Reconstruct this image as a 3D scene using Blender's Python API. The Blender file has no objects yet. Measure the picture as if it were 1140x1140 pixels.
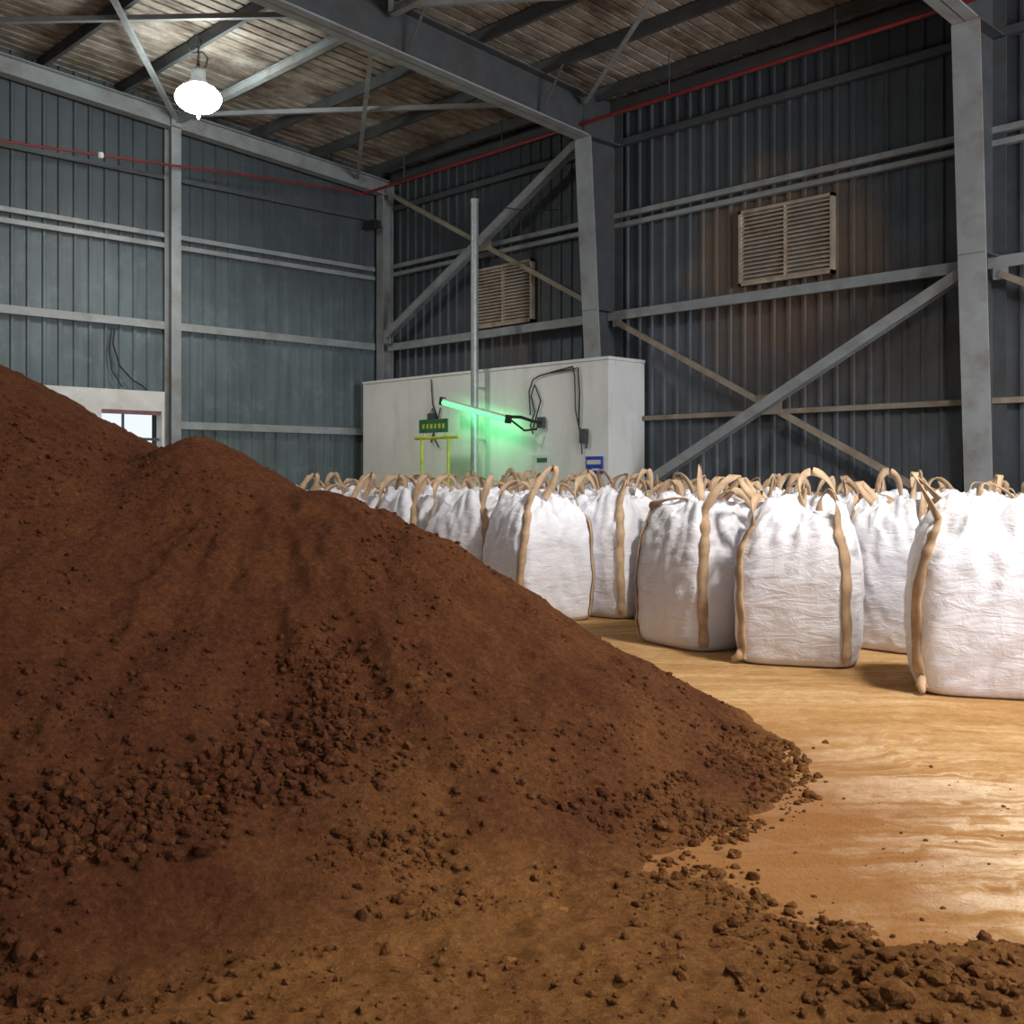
import bpy, math, random
import numpy as np
from mathutils import Vector, Matrix
random.seed(7); rng=np.random.default_rng(7)
scene=bpy.context.scene
scene.view_settings.view_transform='Standard'
scene.view_settings.exposure=0.0

# ---------------------------------------------------------------- layout constants (metres)
XR=15.27      # right wall plane
YL=20.0       # left (end) wall plane
EAVE=8.45
PITCH=0.075
CU=(0.7197,0.6943); CV=(-0.6946,0.7197)   # pile frame -> world axes
def pw(x,d):   # pile-local ground frame (x across, d away) to world XY
    return (CU[0]*x+CU[1]*d, CV[0]*x+CV[1]*d)

# ---------------------------------------------------------------- noise
TAB=rng.random((256,256))
def vnoise(x,y):
    xi=np.floor(x).astype(int); yi=np.floor(y).astype(int)
    fx=x-xi; fy=y-yi; fx=fx*fx*(3-2*fx); fy=fy*fy*(3-2*fy)
    a=TAB[xi%256,yi%256]; b=TAB[(xi+1)%256,yi%256]; c=TAB[xi%256,(yi+1)%256]; d=TAB[(xi+1)%256,(yi+1)%256]
    return (a*(1-fx)+b*fx)*(1-fy)+(c*(1-fx)+d*fx)*fy
def fbm(x,y,o=4,g=.5):
    s=0;a=1;t=0
    for i in range(o):
        s=s+a*(vnoise(x*2**i+17.3*i,y*2**i+9.1*i)-.5)*2; t+=a; a*=g
    return s/t
def sstep(a,b,x):
    t=np.clip((x-a)/(b-a),0,1); return t*t*(3-2*t)

# ---------------------------------------------------------------- materials
def newmat(name):
    m=bpy.data.materials.new(name); m.use_nodes=True
    nt=m.node_tree; b=nt.nodes['Principled BSDF']
    return m,nt,b
def N(nt,t,**k):
    n=nt.nodes.new(t)
    for a,v in k.items(): setattr(n,a,v)
    return n
def L(nt,a,b): nt.links.new(a,b)
def noise(nt,scale,detail=5,rough=.55,vec=None,scl=None,dist=0):
    n=N(nt,'ShaderNodeTexNoise'); n.inputs['Scale'].default_value=scale
    n.inputs['Detail'].default_value=detail; n.inputs['Roughness'].default_value=rough
    n.inputs['Distortion'].default_value=dist
    tc=N(nt,'ShaderNodeTexCoord'); src=vec or tc.outputs['Object']
    if scl:
        mp=N(nt,'ShaderNodeMapping'); mp.inputs['Scale'].default_value=scl
        L(nt,src,mp.inputs['Vector']); src=mp.outputs[0]
    L(nt,src,n.inputs['Vector']); return n.outputs['Fac']
def ramp(nt,fac,stops):
    r=N(nt,'ShaderNodeValToRGB'); e=r.color_ramp.elements
    while len(e)<len(stops): e.new(.5)
    for i,(p,c) in enumerate(stops):
        e[i].position=p; e[i].color=(c[0],c[1],c[2],1) if not isinstance(c,(int,float)) else (c,c,c,1)
    L(nt,fac,r.inputs[0]); return r.outputs[0]
def mix(nt,f,a,b,mode='MIX'):
    n=N(nt,'ShaderNodeMix',data_type='RGBA',blend_type=mode)
    for s,v in ((n.inputs[0],f),(n.inputs[6],a),(n.inputs[7],b)):
        if isinstance(v,(int,float)): s.default_value=v
        elif isinstance(v,tuple): s.default_value=(*v,1)
        else: L(nt,v,s)
    return n.outputs[2]
def math_(nt,op,a,b=None,c=None):
    n=N(nt,'ShaderNodeMath',operation=op)
    for i,v in enumerate((a,b,c)):
        if v is None: continue
        if isinstance(v,(int,float)): n.inputs[i].default_value=v
        else: L(nt,v,n.inputs[i])
    return n.outputs[0]
def bump(nt,b,h,strength=.3,dist=.02):
    n=N(nt,'ShaderNodeBump'); n.inputs['Strength'].default_value=strength; n.inputs['Distance'].default_value=dist
    L(nt,h,n.inputs['Height']); L(nt,n.outputs[0],b.inputs['Normal'])
def simple(name,col,rough=.6,metal=0,var=.25,scale=6,dirt=None,dirtamt=.5):
    m,nt,b=newmat(name)
    f=noise(nt,scale)
    c=ramp(nt,f,[(.3,tuple(x*(1-var) for x in col)),(.7,tuple(min(1,x*(1+var)) for x in col))])
    if dirt:
        g=ramp(nt,noise(nt,2.3,8,.65),[(.5,0.),(.72,dirtamt)])
        c=mix(nt,g,c,dirt)
    L(nt,c,b.inputs['Base Color']); b.inputs['Roughness'].default_value=rough; b.inputs['Metallic'].default_value=metal
    return m
def emis(name,col,s):
    m,nt,b=newmat(name); b.inputs['Base Color'].default_value=(*col,1)
    b.inputs['Emission Color'].default_value=(*col,1); b.inputs['Emission Strength'].default_value=s
    return m
def spot_mask(nt,p,sc,r0,r1,amt,nz,namp):
    """1 inside r0, fading to 0 at r1 around world point p (stains, spread dust and painted floor shine)"""
    geo=N(nt,'ShaderNodeTexCoord')
    vm=N(nt,'ShaderNodeVectorMath',operation='SUBTRACT'); L(nt,geo.outputs['Object'],vm.inputs[0]); vm.inputs[1].default_value=p
    vs=N(nt,'ShaderNodeVectorMath',operation='MULTIPLY'); L(nt,vm.outputs[0],vs.inputs[0]); vs.inputs[1].default_value=sc
    ln=N(nt,'ShaderNodeVectorMath',operation='LENGTH'); L(nt,vs.outputs[0],ln.inputs[0])
    d=math_(nt,'ADD',ln.outputs['Value'],math_(nt,'MULTIPLY',math_(nt,'SUBTRACT',nz,.5),namp))
    k=N(nt,'ShaderNodeMapRange'); L(nt,d,k.inputs[0]); k.inputs[1].default_value=r0; k.inputs[2].default_value=r1
    k.inputs[3].default_value=amt; k.inputs[4].default_value=0
    return k.outputs[0]

M={}
M['steel']=simple('painted_steel_grey',(.26,.28,.285),.5,0,.15,3,(.15,.09,.055),.55)
M['steel_dark']=simple('dark_and_shaded_steel',(.062,.070,.076),.6,0,.2,3,(.07,.045,.03),.5)  # dark steel, also frame webs with shade put into the colour
M['steel_rust']=simple('dusty_rusted_steel',(.28,.24,.19),.7,0,.2,4,(.20,.11,.06),.8)
M['galv']=simple('galvanised_pole',(.36,.39,.38),.4,.4,.15,8)
M['red']=simple('red_pipe_paint',(.20,.018,.018),.5,0,.2,8)
M['black']=simple('black_plastic',(.02,.02,.02),.5)
M['white_p']=simple('white_paint',(.62,.62,.60),.6,0,.08,3,(.35,.3,.25),.4)
M['yellow']=simple('yellow_paint',(.45,.50,.04),.5)
M['green_s']=simple('green_sign_face',(.03,.14,.06),.4)
M['blue_s']=simple('blue_sign_face',(.02,.06,.40),.4)
M['alu']=simple('louvre_dusty_aluminium',(.46,.38,.30),.6,0,.3,2.0,(.22,.12,.065),.85)
M['lampglow']=emis('lamp_diffuser_glow',(.93,1,.97),45)
M['tube']=emis('green_tube_glow',(.15,1,.30),1.7)

def wallmat(name,c1,c2,rust_at=None):
    m,nt,b=newmat(name)
    f=noise(nt,.55,6,.6); st=noise(nt,1,6,.6,scl=(4,4,.35))
    c=ramp(nt,f,[(.3,c1),(.7,c2)])
    c=mix(nt,ramp(nt,st,[(.42,0.),(.75,.6)]),c,(.038,.041,.043))
    bl=noise(nt,2.2,7,.7); c=mix(nt,ramp(nt,bl,[(.52,0.),(.72,.35)]),c,tuple(min(1,k*1.7) for k in c2))
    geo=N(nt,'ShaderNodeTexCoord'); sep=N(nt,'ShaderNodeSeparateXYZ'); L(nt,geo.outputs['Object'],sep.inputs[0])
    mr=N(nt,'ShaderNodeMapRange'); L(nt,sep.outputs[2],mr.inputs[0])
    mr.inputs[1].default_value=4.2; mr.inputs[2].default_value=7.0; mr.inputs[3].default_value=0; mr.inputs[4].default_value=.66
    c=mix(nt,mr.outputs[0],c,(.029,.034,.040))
    if rust_at:
        for (p,sc,r0,r1,amt,col) in rust_at:
            c=mix(nt,spot_mask(nt,p,sc,r0,r1,amt,noise(nt,1.6,7,.65,scl=(1,1,.6)),2.2),c,col)
    L(nt,c,b.inputs['Base Color']); b.inputs['Roughness'].default_value=.6
    return m
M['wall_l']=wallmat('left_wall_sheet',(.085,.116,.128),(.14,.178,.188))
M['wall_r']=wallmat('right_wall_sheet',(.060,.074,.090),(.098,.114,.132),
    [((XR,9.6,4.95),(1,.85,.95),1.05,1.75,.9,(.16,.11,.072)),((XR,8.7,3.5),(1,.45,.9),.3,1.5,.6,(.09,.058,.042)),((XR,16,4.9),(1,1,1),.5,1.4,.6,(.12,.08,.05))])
m,nt,b=newmat('roof_insulation_sheet')
f=noise(nt,.8,8,.72,scl=(1,2.0,1)); g=noise(nt,4,6,.7)
c=ramp(nt,f,[(.36,(.09,.06,.045)),(.50,(.28,.24,.195)),(.66,(.48,.44,.39))])
c=mix(nt,ramp(nt,g,[(.45,0.),(.7,.55)]),c,(.11,.08,.058))
L(nt,c,b.inputs['Base Color']); b.inputs['Roughness'].default_value=.8; M['roof']=m
m,nt,b=newmat('whitewashed_concrete')
f=noise(nt,.8,7,.6); st=noise(nt,1.5,7,.65,scl=(2,2,.5))
c=ramp(nt,f,[(.3,(.66,.67,.65)),(.7,(.80,.80,.78))])
c=mix(nt,ramp(nt,st,[(.5,0.),(.78,.4)]),c,(.40,.36,.30))
L(nt,c,b.inputs['Base Color']); b.inputs['Roughness'].default_value=.8; bump(nt,b,noise(nt,20,5),.2,.01); M['conc']=m
# floor : dusty slab with sweeping tyre arcs
m,nt,b=newmat('dusty_floor')
tc=N(nt,'ShaderNodeTexCoord')
vm=N(nt,'ShaderNodeVectorMath',operation='SUBTRACT'); L(nt,tc.outputs['Object'],vm.inputs[0]); vm.inputs[1].default_value=(-1.5,-4.5,0)
ln=N(nt,'ShaderNodeVectorMath',operation='LENGTH'); L(nt,vm.outputs[0],ln.inputs[0])
wob=noise(nt,.45,5,.6)
r=math_(nt,'ADD',math_(nt,'MULTIPLY',ln.outputs['Value'],4.0),math_(nt,'MULTIPLY',wob,6))
cb=N(nt,'ShaderNodeCombineXYZ'); L(nt,r,cb.inputs[0]); L(nt,math_(nt,'MULTIPLY',noise(nt,.9,3),3),cb.inputs[1])
rings=noise(nt,1.1,7,.7,vec=cb.outputs[0])
big=noise(nt,.8,7,.65); fine=noise(nt,16,8,.75); blot=noise(nt,1.5,7,.7); grit=noise(nt,70,4,.7); med=noise(nt,4.5,7,.7)
c=ramp(nt,rings,[(.36,(.36,.195,.072)),(.5,(.50,.295,.125)),(.64,(.66,.44,.23))])
c=mix(nt,ramp(nt,big,[(.42,0.),(.62,.65)]),c,(.38,.19,.066))
c=mix(nt,ramp(nt,med,[(.46,0.),(.68,.4)]),c,(.62,.41,.21))
near=pw(1.75,4.45)
pm=spot_mask(nt,(near[0],near[1],0),(1,1,1),.7,1.9,.9,blot,2.0)
shine=math_(nt,'MULTIPLY',pm,ramp(nt,rings,[(.46,0.),(.56,1.)]))
c=mix(nt,shine,c,(.86,.66,.46))  # pale streaks put daylight shine into the floor colour
smear=math_(nt,'MULTIPLY',pm,ramp(nt,rings,[(.36,.8),(.46,0.)]))
c=mix(nt,smear,c,(.30,.13,.045))
pl=pw(-.35,4.9)
c=mix(nt,spot_mask(nt,(pl[0],pl[1],0),(1,1,1),1.75,2.75,.92,blot,1.8),c,(.26,.11,.036))
fg=pw(.6,2.6)
c=mix(nt,spot_mask(nt,(fg[0],fg[1],0),(1,1,1),1.0,1.75,.9,blot,1.6),c,(.29,.13,.042))
c=mix(nt,ramp(nt,fine,[(.45,0.),(.70,.5)]),c,(.29,.145,.052))
c=mix(nt,ramp(nt,grit,[(.60,0.),(.70,.45)]),c,(.16,.075,.03))
L(nt,c,b.inputs['Base Color']); b.inputs['Roughness'].default_value=1.0; b.inputs['Specular IOR Level'].default_value=.08
h=math_(nt,'ADD',math_(nt,'ADD',fine,math_(nt,'MULTIPLY',med,2)),math_(nt,'MULTIPLY',grit,.5)); bump(nt,b,h,.6,.02); M['floor']=m
# soil
m,nt,b=newmat('brown_soil')
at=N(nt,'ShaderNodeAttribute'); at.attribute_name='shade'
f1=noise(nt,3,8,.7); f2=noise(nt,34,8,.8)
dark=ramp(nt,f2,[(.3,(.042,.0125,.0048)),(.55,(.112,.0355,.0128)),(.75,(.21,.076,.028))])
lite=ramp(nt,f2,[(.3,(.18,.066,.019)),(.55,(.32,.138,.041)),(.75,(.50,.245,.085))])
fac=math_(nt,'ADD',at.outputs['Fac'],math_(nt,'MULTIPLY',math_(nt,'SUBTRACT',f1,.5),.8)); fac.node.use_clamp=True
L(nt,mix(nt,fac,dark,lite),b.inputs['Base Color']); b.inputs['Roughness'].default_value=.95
b.inputs['Specular IOR Level'].default_value=.12
bump(nt,b,math_(nt,'ADD',noise(nt,60,8,.8),noise(nt,22,6,.7)),1.0,.030); M['soil']=m
# bag fabric
m,nt,b=newmat('woven_white_polypropylene')
f=noise(nt,3,5); c=ramp(nt,f,[(.3,(.79,.79,.86)),(.7,(.89,.89,.96))])
sep=N(nt,'ShaderNodeSeparateXYZ'); tc=N(nt,'ShaderNodeTexCoord'); L(nt,tc.outputs['Object'],sep.inputs[0])
dz=N(nt,'ShaderNodeMapRange'); L(nt,sep.outputs[2],dz.inputs[0]); dz.inputs[1].default_value=0; dz.inputs[2].default_value=.22; dz.inputs[3].default_value=.45; dz.inputs[4].default_value=0
c=mix(nt,math_(nt,'MULTIPLY',dz.outputs[0],noise(nt,5,6)),c,(.40,.25,.12))
L(nt,c,b.inputs['Base Color']); b.inputs['Roughness'].default_value=.5
w=noise(nt,2.4,6,.6,scl=(1.2,1.2,4),dist=.7); w2=noise(nt,8,6,.65,dist=.8)
bump(nt,b,math_(nt,'ADD',math_(nt,'MULTIPLY',w,1.2),math_(nt,'MULTIPLY',w2,.5)),.55,.035); M['bag']=m
M['strap']=simple('tan_webbing',(.50,.34,.21),.8,0,.25,9)

# ---------------------------------------------------------------- mesh builder
class MB:
    def __init__(s): s.v=[];s.f=[];s.m=[];s.mats=[]
    def mi(s,mat):
        if mat not in s.mats: s.mats.append(mat)
        return s.mats.index(mat)
    def add(s,vs,fs,mat):
        o=len(s.v); s.v+= [tuple(v) for v in vs]; k=s.mi(mat)
        for f in fs: s.f.append(tuple(i+o for i in f)); s.m.append(k)
    def hexa(s,v,mat):
        s.add(v,[(3,2,1,0),(4,5,6,7),(0,1,5,4),(1,2,6,5),(2,3,7,6),(3,0,4,7)],mat)
    def box(s,a,b,mat):
        x0,y0,z0=a;x1,y1,z1=b
        s.hexa([(x0,y0,z0),(x1,y0,z0),(x1,y1,z0),(x0,y1,z0),(x0,y0,z1),(x1,y0,z1),(x1,y1,z1),(x0,y1,z1)],mat)
    def sweep(s,prof,p0,p1,up,mat):
        p0=Vector(p0);p1=Vector(p1);d=(p1-p0).normalized();up=Vector(up)
        sx=d.cross(up).normalized();sy=sx.cross(d).normalized();n=len(prof)
        vs=[p+sx*a+sy*b for p in (p0,p1) for a,b in prof]
        fs=[(i,(i+1)%n,n+(i+1)%n,n+i) for i in range(n)]+[tuple(range(n))[::-1],tuple(range(n,2*n))]
        s.add(vs,fs,mat)
    def tube(s,pts,r,mat,n=10):
        pts=[Vector(p) for p in pts]; vs=[];fs=[]
        prev=None
        for i,p in enumerate(pts):
            d=(pts[min(i+1,len(pts)-1)]-pts[max(i-1,0)]).normalized()
            a=Vector((0,0,1)) if abs(d.z)<.9 else Vector((1,0,0))
            if prev is None: x=d.cross(a).normalized()
            else: x=(prev-d*prev.dot(d)).normalized()
            prev=x; y=d.cross(x)
            rr=r[i] if isinstance(r,(list,tuple)) else r
            for k in range(n):
                t=2*math.pi*k/n; vs.append(p+x*math.cos(t)*rr+y*math.sin(t)*rr)
        for i in range(len(pts)-1):
            for k in range(n):
                fs.append((i*n+k,i*n+(k+1)%n,(i+1)*n+(k+1)%n,(i+1)*n+k))
        fs.append(tuple(range(n))[::-1]); fs.append(tuple(range((len(pts)-1)*n,len(pts)*n)))
        s.add(vs,fs,mat)
    def lathe(s,prof,c,mat,n=32):
        vs=[];fs=[]
        for r,z in prof:
            for k in range(n):
                t=2*math.pi*k/n; vs.append((c[0]+r*math.cos(t),c[1]+r*math.sin(t),c[2]+z))
        for i in range(len(prof)-1):
            for k in range(n): fs.append((i*n+k,i*n+(k+1)%n,(i+1)*n+(k+1)%n,(i+1)*n+k))
        s.add(vs,fs,mat)
    def mesh(s,name,smooth=False):
        me=bpy.data.meshes.new(name); me.from_pydata(s.v,[],s.f)
        for m_ in s.mats: me.materials.append(m_)
        me.polygons.foreach_set('material_index',s.m)
        me.polygons.foreach_set('use_smooth',[smooth]*len(s.f))
        me.update(); return me
    def obj(s,name,smooth=False,parent=None,loc=None):
        o=bpy.data.objects.new(name,s.mesh(name,smooth)); scene.collection.objects.link(o)
        if loc: o.location=loc
        if parent: o.parent=parent
        return o
def Hprof(w,h,t=.02):
    a=w/2;b=h/2;k=t/2
    return [(-a,-b),(a,-b),(a,-b+t),(k,-b+t),(k,b-t),(a,b-t),(a,b),(-a,b),(-a,b-t),(-k,b-t),(-k,-b+t),(-a,-b+t)]
def Cprof(w,h,t=.012):
    return [(0,-h/2),(w,-h/2),(w,-h/2+t),(t,-h/2+t),(t,h/2-t),(w,h/2-t),(w,h/2),(0,h/2)]
def Lprof(w,t=.012): return [(0,0),(w,0),(w,t),(t,t),(t,w),(0,w)]
def roofz(x): return EAVE+(XR-abs(x))*PITCH

# ---------------------------------------------------------------- shell
XLW=-XR; YF=-9.0
mb=MB(); mb.box((XLW-.3,YF-3,-.2),(XR+.3,YL+.3,0),M['floor']); mb.obj('floor')
mb=MB(); mb.box((-60,YL+.35,-.25),(60,YL+50,-.1),simple('yard_concrete',(.6,.58,.54),.8)); mb.obj('ground_yard')
def corr(mb,a0,a1,z0,zf,axis,plane,inward,mat,pitch=.28):
    pts=[];a=a0
    while a<a1-1e-4:
        for da,o in ((0,0),(.18,0),(.20,.035),(.25,.035),(.27,0)):
            if a+da<a1: pts.append((a+da,o))
        a+=pitch
    pts.append((a1,0))
    vs=[]
    for (a,o) in pts:
        p=plane+inward*o
        if axis=='x': vs+= [(a,p,z0),(a,p,zf(a))]
        else: vs+= [(p,a,z0),(p,a,zf(a))]
    n=len(pts); fs=[(2*i,2*i+2,2*i+3,2*i+1) for i in range(n-1)]
    mb.add(vs,fs,mat)
    q=plane-inward*.08
    if axis=='x': v=[(a0,q,z0),(a1,q,z0),(a1,q,zf(a1)),(a0,q,zf(a0))]
    else: v=[(q,a0,z0),(q,a1,z0),(q,a1,zf(a1)),(q,a0,zf(a0))]
    mb.add(v,[(0,1,2,3)],mat)
D0,D1,DZ=8.42,9.60,2.76
mb=MB()
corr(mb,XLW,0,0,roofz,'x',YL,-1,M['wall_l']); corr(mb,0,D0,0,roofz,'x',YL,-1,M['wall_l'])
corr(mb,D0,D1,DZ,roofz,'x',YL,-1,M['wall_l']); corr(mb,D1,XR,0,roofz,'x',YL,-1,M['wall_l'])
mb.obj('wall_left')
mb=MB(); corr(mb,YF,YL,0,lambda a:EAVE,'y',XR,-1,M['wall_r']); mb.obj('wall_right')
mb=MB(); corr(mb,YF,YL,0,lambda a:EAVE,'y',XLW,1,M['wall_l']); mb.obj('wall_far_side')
mb=MB(); vs=[];fs=[]; ys=[];y=YF
while y<YL+.01:
    for dy,o in ((0,0),(.17,0),(.185,-.03),(.215,-.03),(.23,0)):
        if y+dy<YL+.3: ys.append((y+dy,o))
    y+=.25
for (y,o) in ys: vs+=[(XLW-.3,y,roofz(XR+.3)-o),(0,y,roofz(0)-o),(XR+.3,y,roofz(XR+.3)-o)]
for i in range(len(ys)-1):
    a=3*i; fs+=[(a,a+3,a+4,a+1),(a+1,a+4,a+5,a+2)]
mb.add(vs,fs,M['roof'])
zt=.15; mb.add([(XLW-.3,YF,roofz(XR)+zt),(0,YF,roofz(0)+zt),(XR+.3,YF,roofz(XR)+zt),(XLW-.3,YL+.3,roofz(XR)+zt),(0,YL+.3,roofz(0)+zt),(XR+.3,YL+.3,roofz(XR)+zt)],[(0,1,4,3),(1,2,5,4)],M['roof'])
mb.obj('ceiling')

mb=MB(); x=14.6
while x>-15:
    z=roofz(x)-.13
    mb.sweep(Cprof(.075,.20),(x,YF,z),(x,YL-.05,z),(0,0,1),M['steel_dark']); x-=1.45
mb.obj('roof_purlins')
FY=[13.0,6.15,-.7,-7.6]
def portal(y):
    mb=MB(); st=M['steel']; fw=.19
    for sg in (1,-1):
        ib=lambda z: sg*(14.78-(z/7.6)*.50)
        xo=sg*(XR-.10)
        mb.box((min(xo,xo-sg*.02),y-fw,0),(max(xo,xo-sg*.02),y+fw,EAVE-.1),M['steel_dark'])
        z0,z1=0,7.55; a,bb=ib(z0),ib(z1); t=sg*.025
        mb.hexa([(a,y-fw,z0),(a+t,y-fw,z0),(a+t,y+fw,z0),(a,y+fw,z0),(bb,y-fw,z1),(bb+t,y-fw,z1),(bb+t,y+fw,z1),(bb,y+fw,z1)],st)
        mb.hexa([(a,y-.01,z0),(xo,y-.01,z0),(xo,y+.01,z0),(a,y+.01,z0),(bb,y-.01,EAVE-.1),(xo,y-.01,EAVE-.1),(xo,y+.01,EAVE-.1),(bb,y+.01,EAVE-.1)],M['steel_dark'])  # web darker than inner flange: its shade is in the colour
        mb.box((min(a-sg*.06,xo),y-.24,0),(max(a-sg*.06,xo),y+.24,.03),st)
        for z in (4.5,7.55):
            p=ib(min(z,7.55)); mb.box((min(p,xo),y-fw+.01,z-.01),(max(p,xo),y+fw-.01,z+.01),M['steel_dark'])
        xs=[sg*14.28,sg*10.5,sg*5,0]; dep=[.98,.98,1.0,1.0]
        for i in range(3):
            xa,xb=xs[i],xs[i+1]; ta,tb=roofz(xa)-.24,roofz(xb)-.24
            ba,b2=roofz(xa)-dep[i],roofz(xb)-dep[i+1]
            for (za,zb,h,w,mm) in ((ba,b2,.03,.17,st),(ta-.03,tb-.03,.03,.17,M['steel_dark'])):
                mb.hexa([(xa,y-w,za),(xb,y-w,zb),(xb,y+w,zb),(xa,y+w,za),(xa,y-w,za+h),(xb,y-w,zb+h),(xb,y+w,zb+h),(xa,y+w,za+h)],mm)
            mb.hexa([(xa,y-.01,ba),(xb,y-.01,b2),(xb,y+.01,b2),(xa,y+.01,ba),(xa,y-.01,ta),(xb,y-.01,tb),(xb,y+.01,tb),(xa,y+.01,ta)],M['steel_dark'])
        for xx in (13.15,10.25,7.35):
            for q in (-1,1):
                mb.sweep(Lprof(.05,.008),(sg*xx,y+q*.16,roofz(xx)-.90),(sg*xx,y+q*.62,roofz(xx)-.22),(0,0,1),M['steel_dark'])
    o=mb.obj('portal_frame'); return o
for y in FY: portal(y)

mb=MB()
for x in (9.86,4.4,-1,-6.5):
    zt=roofz(x)-.35
    mb.sweep(Hprof(.20,.30,.018),(x,YL-.27,0),(x,YL-.27,zt),(0,1,0),M['steel'])
    mb.box((x-.2,YL-.46,0),(x+.2,YL-.10,.025),M['steel'])
mb.obj('end_wall_column')
mb=MB()
for sg in (1,-1):
    x0=sg*(XR-.1)
    mb.sweep(Hprof(.24,.34,.02),(x0,YL-.30,roofz(x0)-.42),(0,YL-.30,roofz(0)-.42),(0,0,1),M['steel'])
mb.obj('end_wall_rafter')
mb=MB(); mb.sweep(Hprof(.24,.30,.02),(XR-.24,YL-.25,0),(XR-.24,YL-.25,EAVE-.45),(1,0,0),M['steel'])
mb.box((XR-.42,YL-.42,0),(XR-.05,YL-.06,.025),M['steel']); mb.obj('corner_column')
mb=MB()
for z,mm in ((2.52,'steel'),(4.46,'steel'),(6.02,'steel'),(6.22,'steel'),(7.35,'steel_dark')):
    h=.15 if z<5 else .09
    segs=[(XLW+.1,XR-.42)] if z>2.7 else [(XLW+.1,7.1),(9.75,XR-.42)]
    for a,b_ in segs:
        mb.box((a,YL-.115,z-h/2),(b_,YL-.04,z+h/2),M[mm])
mb.obj('girts_left')
mb=MB()
for z,mm,h in ((2.55,'steel_rust',.08),(6.1,'steel',.08),(6.28,'steel',.09),(7.6,'steel_dark',.12)):
    mb.box((XR-.15,YF,z-h/2),(XR-.045,YL-.42 if z>3.6 else 12.3,z+h/2),M[mm])
mb.obj('girts_right')
mb=MB(); ys=[-7.6,-.7,6.15,13.0,19.55]
for a,b_ in zip(ys[:-1],ys[1:]):
    mb.box((XR-.34,a+.03,4.34),(XR-.30,b_-.03,4.50),M['steel'])
    mb.box((XR-.30,a+.03,4.38),(XR-.05,b_-.03,4.41),M['steel_rust'])
mb.obj('wall_strut_right')
mb=MB(); mb.box((XR-.25,YF,EAVE-.30),(XR-.06,YL-.45,EAVE-.10),M['steel_dark']); mb.obj('eave_strut')
def xbrace(y0,y1,z0,z1):
    mb=MB(); xx=XR-.45
    A=((xx,y0,z1),(xx,y1,z0)); B=((xx-.10,y0,z0),(xx-.10,y1,z1))
    mb.sweep(Hprof(.16,.16,.014),A[0],A[1],(1,0,0),M['steel'])
    mb.sweep(Lprof(.09,.012),(xx+.1,B[0][1],B[0][2]),(xx+.1,B[1][1],B[1][2]),(1,0,0),M['steel_rust'])
    yc,zc=(y0+y1)/2,(z0+z1)/2
    mb.box((xx+.085,yc-.22,zc-.16),(xx+.10,yc+.22,zc+.16),M['steel_rust'])
    mb.box((xx-.01,y0-.12,z1-.16),(xx+.01,y0+.12,z1+.16),M['steel']); mb.box((xx-.01,y1-.12,z0-.16),(xx+.01,y1+.12,z0+.16),M['steel'])
    mb.box((xx+.115,y0-.10,z0-.12),(xx+.125,y0+.10,z0+.12),M['steel']); mb.box((xx+.115,y1-.10,z1-.12),(xx+.125,y1+.10,z1+.12),M['steel'])
    mb.obj('cross_brace')
def wallbrace(y0,y1,z0,z1): xbrace(y0,y1,z0,z1)
wallbrace(6.35,12.75,.98,4.34)
wallbrace(13.2,19.40,4.66,7.9)
wallbrace(-.5,5.95,1.05,4.30)
mb=MB()
for (ya,yb) in ((13.2,19.6),(6.35,12.8)):
    for (xa,xb) in ((14.2,9.9),(9.9,5.0),(5.0,.3)):
        mb.sweep(Lprof(.08,.01),(xa,ya,roofz(xa)-.36),(xb,yb,roofz(xb)-.36),(0,0,1),M['steel'])
        mb.sweep(Lprof(.08,.01),(xa,yb,roofz(xa)-.44),(xb,ya,roofz(xb)-.44),(0,0,1),M['steel'])
    for xa in (9.9,5.0):
        mb.sweep(Hprof(.12,.14,.012),(xa,ya,roofz(xa)-.42),(xa,yb,roofz(xa)-.42),(0,0,1),M['steel'])
mb.obj('roof_bracing')

# ---------------------------------------------------------------- vents
def vent(yc,zc,w=1.72,h=1.24):
    mb=MB(); x=XR-.05; y0,y1,z0,z1=-w/2,w/2,-h/2,h/2; f=.05
    A=M['alu']
    mb.box((-.10,y0,z0),(0,y0+f,z1),A); mb.box((-.10,y1-f,z0),(0,y1,z1),A)
    mb.box((-.10,y0,z0),(0,y1,z0+f),A); mb.box((-.10,y0,z1-f),(0,y1,z1),A)
    mb.box((-.092,-.012,z0),(0,.012,z1),A)
    n=17
    for i in range(n):
        z=z0+f+(i+.5)*(h-2*f)/n
        mb.hexa([(-.09,y0+f,z-.028),(-.03,y0+f,z+.016),(-.03,y1-f,z+.016),(-.09,y1-f,z-.028),(-.09,y0+f,z-.004),(-.03,y0+f,z+.040),(-.03,y1-f,z+.040),(-.09,y1-f,z-.004)],A)
    mb.box((-.012,y0+f,z0+f),(-.004,y1-f,z1-f),M['steel_dark'])
    mb.obj('louvre_vent',loc=(x,yc,zc))
vent(9.42,5.27); vent(15.98,5.2)

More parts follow.
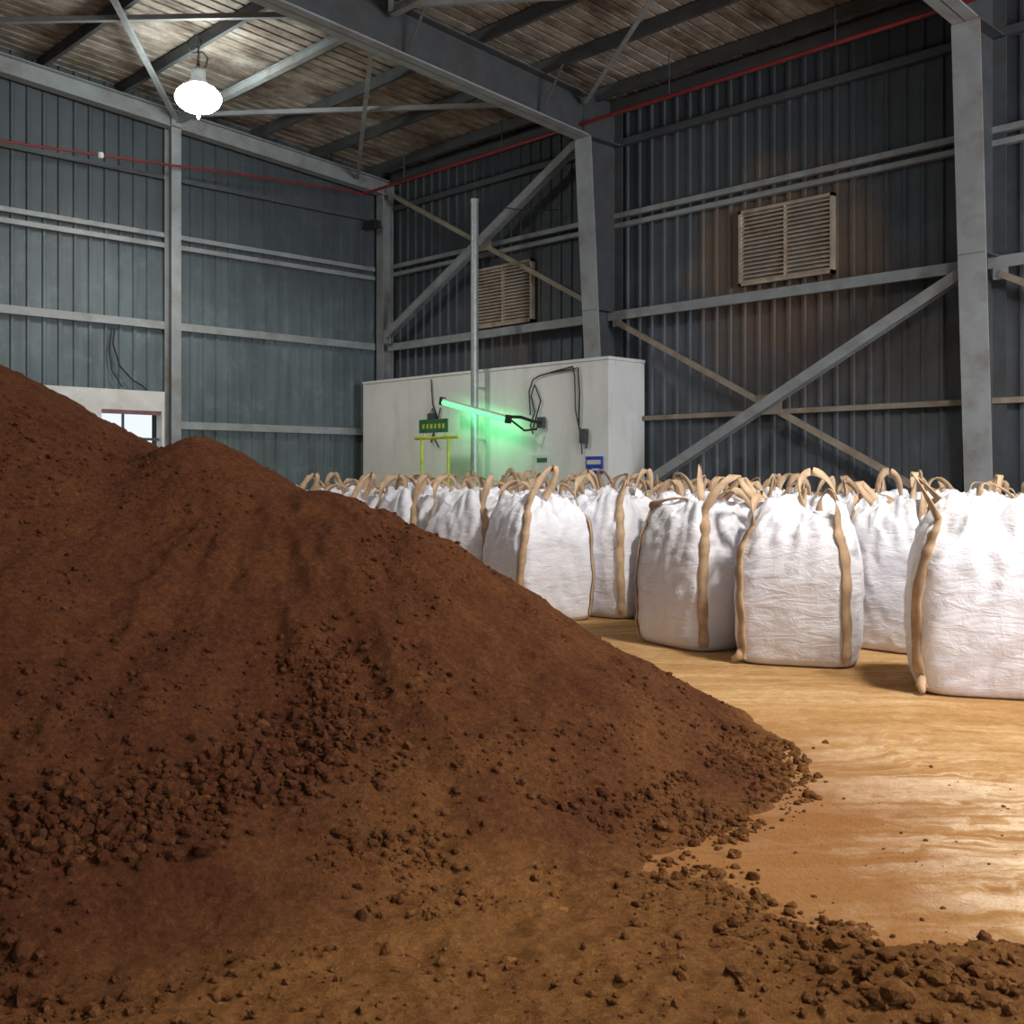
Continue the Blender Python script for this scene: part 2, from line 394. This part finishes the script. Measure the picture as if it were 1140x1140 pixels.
# ---------------------------------------------------------------- concrete block
mb=MB(); mb.box((14.23,12.33,0),(XR-.06,19.50,3.54),M['conc'])
mb.box((14.21,12.31,3.54),(XR-.06,19.50,3.60),M['conc'])
o=mb.obj('concrete_wall_block'); bv=o.modifiers.new('b','BEVEL'); bv.width=.015; bv.segments=2
mb=MB(); mb.tube([(13.95,15.5,0.03),(13.95,15.5,6.8)],.075,M['galv'],16); mb.box((13.8,15.35,0),(14.1,15.65,.03),M['galv'])
mb.lathe([(.085,0),(.085,.06),(0,.08)],(13.95,15.5,6.79),M['galv'],16)
for z in (2.2,3.2): mb.box((13.93,15.47,z),(14.205,15.53,z+.04),M['galv'])
mb.tube([(13.95,15.5,6.75),(14.2,15.2,6.7),(14.6,14.7,6.6),(15.0,14.3,6.62)],.012,M['black'],6)
mb.obj('steel_pole')
mb=MB(); pa=Vector((13.76,16.2,2.96)); pb=Vector((13.76,14.40,2.55))
mb.tube([pa,pb],.05,M['tube'],12)
mb.sweep([(-.05,.05),(.05,.05),(.04,.08),(-.04,.08)],pa,pb,(0,0,1),M['white_p'])
for p,q in ((pa,1),(pb,-1)):
    d=(pa-pb).normalized()*q; mb.sweep([(-.055,-.055),(.055,-.055),(.055,.10),(-.055,.10)],p,p+d*.07,(0,0,1),M['black'])
mb.tube([pb+Vector((0,0,.06)),(13.92,14.2,2.60),(14.05,14.0,2.52),(14.13,13.9,2.50)],.03,M['black'],8)
mb.tube([pb+Vector((0,-.06,.02)),(13.92,14.1,2.35),(14.1,13.95,2.38)],.02,M['black'],8)
gl=mb.obj('green_tube_light')
ld=bpy.data.lights.new('green_glow','AREA'); ld.shape='RECTANGLE'; ld.size=1.7; ld.size_y=.12; ld.energy=10; ld.color=(.12,1,.34)
lo=bpy.data.objects.new('green_glow',ld); scene.collection.objects.link(lo); lo.parent=gl
dirv=Vector((.40,-.5,-.85)).normalized(); xax=(pb-pa).normalized(); zax=-(dirv-xax*dirv.dot(xax)).normalized(); yax=zax.cross(xax)
lo.matrix_world=Matrix.Translation((pa+pb)/2+Vector((0.02,0,-.06)))@Matrix((xax,yax,zax)).transposed().to_4x4()
mb=MB(); bx=14.19
def cab(pts,r=.014): mb.tube([(bx,)+p for p in pts],r,M['black'],6)
cab([(14.22,2.65),(14.25,3.1),(14.15,3.3),(14.0,3.36),(13.6,3.42),(13.15,3.47),(13.10,3.3),(13.08,2.7),(12.95,2.2),(12.92,1.9)])
cab([(14.15,2.4),(13.95,2.9),(14.1,3.2),(14.2,3.0),(14.1,2.7),(14.22,2.45),(14.15,2.3)])
cab([(13.7,3.4),(13.3,3.42),(13.02,3.44),(12.98,3.0),(13.0,2.4),(12.9,2.25),(12.8,2.3),(12.82,2.0)])
cab([(17.1,3.5),(17.05,3.0),(16.9,2.7),(17.1,2.5),(17.2,2.75),(17.05,2.9),(16.95,2.6),(17.1,2.2)])
cab([(16.8,2.9),(16.9,2.6),(17.05,2.65),(17.0,2.3),(16.85,2.1)])
mb.box((bx-.05,12.80,2.1),(bx+.03,12.95,2.35),M['steel_dark']); mb.box((bx-.05,13.85,2.4),(bx+.03,14.0,2.6),M['steel_dark'])
mb.box((bx-.06,16.95,2.55),(bx+.03,17.15,2.8),M['steel_dark'])
mb.obj('electrical_cables')
mb=MB()
mb.box((14.195,12.46,1.56),(14.225,12.84,1.86),M['blue_s'])
mb.box((14.19,12.49,1.72),(14.196,12.81,1.80),M['white_p']); mb.box((14.19,12.52,1.61),(14.196,12.70,1.65),M['white_p'])
mb.obj('blue_wall_sign')
mb=MB(); mb.box((14.2,13.75,1.42),(14.225,14.15,1.90),M['white_p'])
mb.box((14.192,13.8,1.77),(14.201,14.05,1.85),M['green_s']); mb.obj('wall_notice')
mb=MB()
for y in (15.75,16.55): mb.tube([(13.5,y,0),(13.5,y,2.3)],.03,M['yellow'],8)
mb.tube([(13.5,15.45,2.26),(13.5,16.75,2.26)],.03,M['yellow'],8); mb.tube([(13.5,15.75,1.4),(13.5,16.55,1.4)],.025,M['yellow'],8)
mb.box((13.47,15.75,2.36),(13.50,16.6,2.62),M['green_s'])
for i in range(6):
    mb.box((13.462,15.83+i*.12,2.44),(13.471,15.89+i*.12,2.53),M['yellow'])
for y in (15.85,16.5): mb.tube([(13.51,y,2.26),(13.51,y,2.4)],.015,M['yellow'],6)
mb.obj('area_sign_stand')

# ---------------------------------------------------------------- door in left wall
mb=MB(); W=M['white_p']
mb.box((7.2,19.66,DZ),(9.66,19.88,3.14),W); mb.box((7.2,19.66,0),(D0,19.88,DZ),W); mb.box((D1,19.66,0),(9.66,19.88,DZ),W)
mb.box((D0,19.75,DZ-.07),(D1,19.83,DZ),simple('pink_brown_trim',(.35,.18,.17),.6))
mb.box((D0+.45,19.78,0),(D0+.49,19.82,DZ-.07),M['steel_dark'])
mb.box((D0,19.78,2.20),(D1,19.82,2.25),M['steel_dark'])
mb.box((D0+.5,19.78,0),(D1,19.82,1.1),M['steel_dark'])
mb.obj('door_1')
mb=MB(); mb.tube([(8.75,19.85,4.3),(8.72,19.85,4.0),(8.85,19.85,3.6),(9.1,19.85,3.35),(9.3,19.85,3.25),(9.4,19.85,3.15)],.015,M['black'],6)
mb.tube([(8.70,19.85,4.3),(8.64,19.85,3.9),(8.70,19.85,3.5),(8.9,19.85,3.2)],.012,M['black'],6); mb.obj('hanging_cable')
mb=MB(); mb.box((14.45,19.4,7.05),(14.65,19.7,7.22),M['black']); mb.box((14.53,19.6,7.1),(14.57,19.95,7.15),M['black']); mb.tube([(14.55,19.42,7.13),(14.55,19.34,7.11)],.05,M['black'],10); mb.obj('security_camera')

# ---------------------------------------------------------------- red pipe
mb=MB(); R=M['red']
mb.tube([(14.2,YF,7.8),(14.2,19.4,7.74)],.032,R,10)
mb.tube([(14.2,19.4,7.74),(11.5,19.42,7.6),(9,19.42,7.42),(6.7,19.42,7.27),(0,19.42,7.2)],.022,R,10)
for y in (4,8,11,15,18): mb.tube([(14.2,y,7.8),(14.2,y,roofz(14.2)-.05)],.010,M['steel_dark'],6)
mb.lathe([(.05,-.05),(.06,0),(.05,.05)],(8.3,19.42,7.37),M['white_p'],10)
mb.obj('red_fire_pipe')

# ---------------------------------------------------------------- high bay lamps: one in view, two added for light
def lamp(x,y,z,energy):
    mb=MB()
    mb.lathe([(0,.36),(.10,.36),(.12,.30),(.12,.18),(.15,.14),(.18,.08)],(0,0,0),M['galv'])
    mb.lathe([(.18,.08),(.27,.03),(.35,-.05),(.38,-.12),(.375,-.18),(.33,-.26),(.24,-.33),(.12,-.365),(0.001,-.375)],(0,0,0),M['lampglow'])
    top=roofz(x)-z-.24
    mb.tube([(0,0,.36),(0,0,.42)],.03,M['black'],8)
    k=0;zz=.42
    while zz<top:
        a=[(math.cos(t)*.022*(1 if k%2 else 0),math.cos(t)*.022*(0 if k%2 else 1),zz+.035+math.sin(t)*.035) for t in np.linspace(0,2*math.pi,9)]
        mb.tube(a,.008,M['black'],5); zz+=.055;k+=1
    mb.tube([(0.05,0,.34),(.16,.03,.45),(.20,.05,.6),(.08,.02,.66),(-.12,0,.58),(-.2,0,.75),(-.06,0,.9),(.08,0,.8),(0,0,min(top,1.0))],.016,M['black'],6)
    mb.tube([(0,0,-.37),(.01,0,-.42),(0,0,-.48)],[.02,.03,.02],M['lampglow'],6)
    o=mb.obj('high_bay_lamp',smooth=True,loc=(x,y,z))
    l=bpy.data.lights.new('lamp_light','SPOT'); l.energy=energy; l.spot_size=math.radians(165); l.spot_blend=.6; l.shadow_soft_size=.45; l.color=(1,.95,.86)
    q=bpy.data.objects.new('lamp_light',l); scene.collection.objects.link(q); q.parent=o; q.location=(0,0,-.75)
lamp(8.75,16.6,7.95,450)
lamp(7.0,.6,7.9,2400)  # unseen lamp added to brighten bag fronts and the right floor
lamp(1.5,9,8.3,170)  # unseen lamp added for extra light

# ---------------------------------------------------------------- bulk bags
PROF=[(.0,0),(.25,0),(.40,.0),(.455,.03),(.475,.10),(.487,.30),(.492,.55),(.482,.76),(.455,.92),(.415,1.04),(.36,1.13),(.29,1.19),(.22,1.225),(.15,1.24),(.09,1.24),(.04,1.23),(.0,1.22)]
def catm(P,n):
    P=[Vector((a,b)) for a,b in P]; out=[]
    for i in range(len(P)-1):
        p0=P[max(i-1,0)];p1=P[i];p2=P[i+1];p3=P[min(i+2,len(P)-1)]
        for j in range(n):
            t=j/n; out.append(.5*((2*p1)+(-p0+p2)*t+(2*p0-5*p1+4*p2-p3)*t*t+(-p0+3*p1-3*p2+p3)*t**3))
    out.append(P[-1]); return out
def bagmesh(seed):
    r_=random.Random(seed); mb=MB(); nT=128
    pr=catm(PROF,6); sx=r_.uniform(.96,1.04); sy=r_.uniform(.96,1.04); hs=r_.uniform(.98,1.03)
    kf=r_.choice([9,11,13]); ph=r_.uniform(0,6); o=seed*13.7
    droop=[r_.uniform(.0,.10) for _ in range(4)]
    def surf(th,rad,z,off=0,fine=True):
        top=float(sstep(.88,1.16,np.float64(z))); n=5.0-2.2*top
        c,s=math.cos(th),math.sin(th)
        R=rad/((abs(c)**n+abs(s)**n)**(1/n))
        cor=abs(math.sin(2*th))**2
        f1=float(fbm(np.float64(c*2.2+o+z*1.0),np.float64(s*2.2+o+z*9),4))
        f2=float(fbm(np.float64(c*5+o+z*3+40),np.float64(s*5+z*4+o),3))
        f3=float(fbm(np.float64(rad*c*8+o+10),np.float64(rad*s*8+o),3,.5))
        side=float(sstep(.02,.12,np.float64(z)))
        if fine:
            R*=1+side*(.028*f1+.038*f2)
            R*=1+top*(.035*math.sin(kf*th+ph+3.5*f2)+.07*f2)
            R*=1+.016*math.sin(20*th+5*f1)*float(sstep(.55,.95,np.float64(z)))
        else: R*=1+side*(.026*f1+.03*f2)
        R*=1+.025*(1-cor)*math.sin(min(1,z/1.05)*math.pi)
        k=int(((th/(math.pi/2))%4))
        w=math.exp(-((rad-.37)/.11)**2)*top
        z=z+(top*(.13*f3+.05*f1*min(1,rad/.15)) if fine else 0)
        z=z+w*cor*(.12-droop[k])
        R+=off
        return Vector((R*c*sx,R*s*sy,max(0,z)*hs))
    vs=[];fs=[]
    for p in pr:
        for k in range(nT): vs.append(surf(2*math.pi*k/nT,max(p.x,.0005),p.y))
    for i in range(len(pr)-1):
        for k in range(nT): fs.append((i*nT+k,i*nT+(k+1)%nT,(i+1)*nT+(k+1)%nT,(i+1)*nT+k))
    mb.add(vs,fs,M['bag'])
    for ci in range(4):
        th=math.pi/4+ci*math.pi/2+r_.uniform(-.12,.12)
        path=[];tan=[]
        T=Vector((-math.sin(th),math.cos(th),0)); rd=Vector((math.cos(th),math.sin(th),0))
        wob=r_.uniform(-.06,.06); w2=r_.uniform(2,5)
        for p in pr:
            if .04<p.y<1.10 and p.x>.3:
                path.append(surf(th+wob*math.sin(p.y*w2),p.x,p.y,.014)); tan.append(T+Vector((0,0,.12*math.sin(p.y*7+ci))))
        nb=len(path)
        P0=path[-1]; lean=T*r_.uniform(-.30,.30); hgt=r_.choice([.05,.12,.18,.26,.34]); rin=r_.uniform(.10,.26)
        P3=Vector((rd.x*rin,rd.y*rin,1.20*hs))+lean*.6
        C1=P0+Vector((0,0,hgt*1.3))+rd*r_.uniform(-.04,.06)+lean*.6; C2=P3+Vector((0,0,hgt*1.15+.03))+lean*1.4
        tw=r_.uniform(-2.2,2.2)
        for j in range(1,17):
            t=j/16; P=P0*(1-t)**3+C1*3*t*(1-t)**2+C2*3*t*t*(1-t)+P3*t**3
            a=tw*math.sin(math.pi*t); path.append(P); tan.append((T*math.cos(a)+rd*math.sin(a)).normalized())
        hw=.042; rv=[];rf=[]
        for j,(P,t_) in enumerate(zip(path,tan)):
            d=(path[min(j+1,len(path)-1)]-path[max(j-1,0)]).normalized(); t_=(t_-d*t_.dot(d)).normalized(); nn=d.cross(t_)*.004
            ww=hw*(1 if j<nb-3 else .8)*(1+.12*math.sin(j*.9+ci*2))
            rv+=[P-t_*ww-nn,P+t_*ww-nn,P+t_*ww+nn,P-t_*ww+nn]
        for j in range(len(path)-1):
            for q in range(4): rf.append((4*j+q,4*j+(q+1)%4,4*j+4+(q+1)%4,4*j+4+q))
        mb.add(rv,rf,M['strap'])
        if r_.random()<.6:
            b0=surf(th,.47,.06,.014); e=b0+rd*.03-Vector((0,0,.04))+T*r_.uniform(-.08,.08)
            mb.tube([b0+Vector((0,0,.06)),b0+rd*.02,e+rd*.02+Vector((0,0,.01))],[.03,.035,.02],M['strap'],8)
    me=mb.mesh('bulk_bag_%d'%seed,smooth=True)
    return me
BM=[bagmesh(i+1) for i in range(8)]
R2=random.Random(5)
def bag(x,y,rot,i=None,s=1.0,sz=None):
    o=bpy.data.objects.new('bulk_bag',BM[(i if i is not None else R2.randrange(8))]); scene.collection.objects.link(o)
    o.location=(x,y,0); o.rotation_euler=(0,0,math.radians(rot)); o.scale=(s,s,sz or R2.uniform(1.00,1.07))
bag(7.80,3.20,30,0,1.04,1.06); bag(7.93,4.80,28,1,.98,1.04); bag(8.02,5.84,-12,2,.98,1.06); bag(8.20,8.10,-15,3,1,1.07)
for y in (9.28,10.38,11.5,12.7): bag(8.35+R2.uniform(-.08,.08),y,R2.uniform(-12,12))
bag(8.0,1.5,5)
for r,(x,ys) in enumerate([(9.12,[1.0,2.1,3.3,4.50,5.60,6.70,7.78,8.88,9.98,11.08,12.2,13.3]),
                 (10.22,[1.1,2.2,3.3,4.4,5.5,6.6,7.7,8.8,9.9,11.0,12.1,13.2,14.3]),
                 (11.32,[1.0,2.1,3.2,4.3,5.4,6.5,7.6,8.7,9.8,10.9,12.0,13.1,14.2]),
                 (12.44,[2.1,3.2,4.3,5.4,6.5,7.6,8.7,9.8,10.9,12.0,13.1,14.2])]):
    for y in ys: bag(x+.03*R2.uniform(-1,1),y+.03*R2.uniform(-1,1),R2.choice([0,90,180,270])+R2.uniform(-6,6),None,.98)

# ---------------------------------------------------------------- soil pile
def cone(x,d,ax,ad,h,s,sd=1.0,r0=.2,seed=0):
    dx=x-ax; dd=(d-ad)*sd; rr=np.sqrt(dx*dx+dd*dd+r0*r0)-r0
    th=np.arctan2(dd,dx)
    g=fbm(th*3.5+seed*7.7,rr*.35+seed,3)
    return h-s*rr*(1+.05*g)
def height(x,d):
    c1=cone(x,d,-1.93,6.6,1.74,.62,1.0,.10,1)
    c2=cone(x,d,-4.8,7.2,2.80,.515,1.12,.25,2)
    c3=cone(x,d,-1.12,6.35,1.40,.605,1.0,.25,3)
    c4=cone(x,d,-2.3,4.9,.86,.62,1.0,.3,4)
    k=.04
    H=k*np.log(np.exp(c1/k)+np.exp(c2/k)+np.exp(c3/k)+np.exp(c4/k))
    H=H+.05*fbm(x*1.6+3,d*1.1+5,3)*sstep(.05,.5,H)
    th=np.arctan2(d-6.5,x+1.5); rr=np.hypot(x+1.5,d-6.5)
    H=H-.075*np.abs(fbm(th*5.5,rr*.5+2,3))*sstep(.1,.5,H)*sstep(.3,1.,rr)
    pile=H
    kk=.030; H=kk*np.logaddexp(0,H/kk)
    edge=fbm(x*1.3+11,d*1.6+2,4)
    near=sstep(4.7,4.0,d+.55*edge+.9*np.maximum(x-.35,0))
    pilesk=sstep(-.14,.02,pile+.14*edge)
    bank=sstep(.62,.30,np.hypot((x-1.7)*.7,(d-3.15)*1.5)+.30*edge)
    cover=np.maximum(np.maximum(near,pilesk),bank)
    leftc=sstep(.5,-.2,x); cover=np.maximum(cover,leftc*sstep(7,4.5,d))
    T=-.030+.045*cover+.05*bank*(1+edge)
    rough=sstep(.1,.6,cover)
    slope=sstep(.0,.4,pile)
    n=fbm(x*4,d*4,4)*.022+fbm(x*11,d*11,4,.6)*.021+np.abs(fbm(x*30,d*30,3,.6))*.014
    n=n+slope*.022*fbm(x*7+d*1.5,d*2.5-x,3)
    Z=H+T+n*(.45+.55*rough)
    return Z,pile,cover
x=np.concatenate([np.arange(-9,-4,.05),np.arange(-4,3.6,.0165)])
d=np.concatenate([np.arange(1.2,2.6,.05),np.arange(2.6,7.6,.0165),np.arange(7.6,13,.05)])
X,D=np.meshgrid(x,d); Z,P,Cv=height(X,D)
WX=CU[0]*X+CU[1]*D; WY=CV[0]*X+CV[1]*D
Z=np.where(Z<-.03,-.03,Z)
nx,nd=len(x),len(d)
co=np.stack([WX,WY,Z],-1).reshape(-1,3)
idx=np.arange(nx*nd).reshape(nd,nx)
q=np.stack([idx[:-1,:-1],idx[:-1,1:],idx[1:,1:],idx[1:,:-1]],-1).reshape(-1,4)
zf=Z.reshape(-1); keep=(zf[q].max(1)>-.004); q=q[keep]
used=np.unique(q); remap=-np.ones(nx*nd,int); remap[used]=np.arange(len(used)); q=remap[q]; co=co[used]
me=bpy.data.meshes.new('soil_pile'); me.vertices.add(len(co)); me.vertices.foreach_set('co',co.ravel())
me.loops.add(q.size); me.loops.foreach_set('vertex_index',q.ravel()); me.polygons.add(len(q))
me.polygons.foreach_set('loop_start',np.arange(0,q.size,4)); me.polygons.foreach_set('loop_total',np.full(len(q),4))
me.update(calc_edges=True); me.polygons.foreach_set('use_smooth',[True]*len(q))
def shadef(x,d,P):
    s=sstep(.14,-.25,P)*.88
    s=s+.50*sstep(-.1,.5,fbm(x*1.2+8,d*.8+3,3))*sstep(-1.2,-.2,x)*sstep(1.6,.2,P)+.12*sstep(-1.5,.5,x)  # right side lightened in colour, following light from the right
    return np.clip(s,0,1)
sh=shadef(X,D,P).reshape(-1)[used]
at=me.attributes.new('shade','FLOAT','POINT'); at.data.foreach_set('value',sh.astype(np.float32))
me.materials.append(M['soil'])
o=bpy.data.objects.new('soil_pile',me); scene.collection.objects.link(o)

# clods : one merged mesh
import bmesh
bm=bmesh.new(); bmesh.ops.create_icosphere(bm,subdivisions=2,radius=1)
iv=np.array([v.co[:] for v in bm.verts]); fi=np.array([[v.index for v in f.verts] for f in bm.faces]); bm.free()
pts=[]
def scatter(n,fx,fd,smin,smax,test,pw_=2.6):
    k=0;tries=0
    while k<n and tries<n*30:
        tries+=1
        a=fx();b_=fd()
        if test(a,b_):
            u=rng.random(); s=smin*(smax/smin)**(u**pw_); pts.append((a,b_,s)); k+=1
U=lambda a,b_:(lambda: a+(b_-a)*rng.random())
def hp(a,b_):
    z,p,c=height(np.float64(a),np.float64(b_)); return float(z),float(p),float(c)
def lump(a,b_): return float(fbm(np.float64(a*1.7+30),np.float64(b_*1.7+4),3))
scatter(3600,U(-4,1.4),U(3,7),.004,.017,lambda a,b_: hp(a,b_)[1]>0 and lump(a,b_)>-.1)
scatter(1700,U(-3,1.6),U(2.7,6),.005,.026,lambda a,b_: -.14<hp(a,b_)[1]<.14 and lump(a,b_)>-.1,3)
scatter(1500,U(-2,2.2),U(2.7,4.6),.004,.020,lambda a,b_: hp(a,b_)[2]>.3 and lump(a*1.5,b_*1.5)>-.1,3)
scatter(110,U(.6,3.2),U(3.2,5.6),.003,.010,lambda a,b_: True)
gl_=[(-.85,5.1),(-.72,4.6),(-1.0,4.15),(-1.35,3.8),(-1.7,3.5)]
for i in range(1500):
    t=(rng.random()**.8)*(len(gl_)-1); k=min(int(t),len(gl_)-2); f=t-k
    a=gl_[k][0]*(1-f)+gl_[k+1][0]*f+rng.normal()*.10; b_=gl_[k][1]*(1-f)+gl_[k+1][1]*f+rng.normal()*.10
    pts.append((a,b_,.007*(4.4)**(rng.random()**2.0)))
for i in range(150): pts.append((1.30+rng.normal()*.20,3.08+rng.normal()*.10,.008*4.2**(rng.random()**2.2)))
for i in range(260):
    t=rng.random(); pts.append((.60+.45*t+rng.normal()*.10,4.3-1.15*t+rng.normal()*.12,.007*4**(rng.random()**2.6)))
for i in range(40): pts.append((1.36+rng.normal()*.14,5.6+rng.normal()*.28,.008*3.6**(rng.random()**2)))
for (a,b_,s) in ((1.27,5.95,.04),(1.40,5.7,.028),(-.62,4.0,.04),(-1.05,3.7,.04),(-.5,3.6,.032),(.95,3.25,.04),(1.08,3.02,.05),(-1.45,3.2,.05),(-1.35,3.05,.04)): pts.append((a,b_,s))
n=len(pts); V=np.zeros((n,len(iv),3)); SH=np.zeros((n,len(iv)))
for i,(a,b_,s) in enumerate(pts):
    z,p,c=hp(a,b_); z=max(z,0)
    off=rng.random(3)*50
    nn=1+.65*fbm(iv[:,0]*1.1+off[0]+iv[:,2]*.8,iv[:,1]*1.1+off[1]-iv[:,2]*.6,3,.6)
    ang=rng.random()*6.28; ca,sa=math.cos(ang),math.sin(ang)
    sc=s*(1+.6*(rng.random(3)-.5)); q_=iv*nn[:,None]*sc
    xx=q_[:,0]*ca-q_[:,1]*sa; yy=q_[:,0]*sa+q_[:,1]*ca
    wx,wy=pw(a,b_); V[i,:,0]=wx+xx; V[i,:,1]=wy+yy; V[i,:,2]=z+q_[:,2]*.8+s*.2
    SH[i]=np.clip(float(shadef(np.float64(a),np.float64(b_),np.float64(p)))*.8+rng.normal()*.1,0,1)
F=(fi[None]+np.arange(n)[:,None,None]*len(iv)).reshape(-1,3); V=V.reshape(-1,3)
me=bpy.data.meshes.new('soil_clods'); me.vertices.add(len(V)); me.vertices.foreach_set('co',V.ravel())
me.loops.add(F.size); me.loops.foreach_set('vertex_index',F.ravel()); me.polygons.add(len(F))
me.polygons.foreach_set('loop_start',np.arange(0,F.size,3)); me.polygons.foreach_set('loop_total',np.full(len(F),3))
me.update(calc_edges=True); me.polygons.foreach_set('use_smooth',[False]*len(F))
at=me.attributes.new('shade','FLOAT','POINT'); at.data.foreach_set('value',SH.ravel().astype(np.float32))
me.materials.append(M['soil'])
oc=bpy.data.objects.new('soil_clods',me); scene.collection.objects.link(oc); oc.parent=o

# ---------------------------------------------------------------- light
w=bpy.data.worlds.new('World'); scene.world=w; w.use_nodes=True
bg=w.node_tree.nodes['Background']; bg.inputs[0].default_value=(.86,.92,1,1); bg.inputs[1].default_value=1.05
ld=bpy.data.lights.new('doorway_daylight','AREA'); ld.shape='RECTANGLE'; ld.size=7; ld.size_y=5; ld.energy=1750; ld.color=(.93,.94,1)
lo=bpy.data.objects.new('doorway_daylight',ld); scene.collection.objects.link(lo); lo.location=(8.5,-8.5,3.2); lo.rotation_euler=(math.radians(88),0,math.radians(3))

# ---------------------------------------------------------------- camera
cam=bpy.data.cameras.new('camera'); co_=bpy.data.objects.new('camera',cam); scene.collection.objects.link(co_)
cam.sensor_width=36; cam.lens=36*1204/1140; cam.shift_y=-39/1140; cam.clip_start=.05
co_.location=(0,0,1.5); co_.rotation_euler=(math.radians(90),0,math.radians(-43.97))
scene.camera=co_
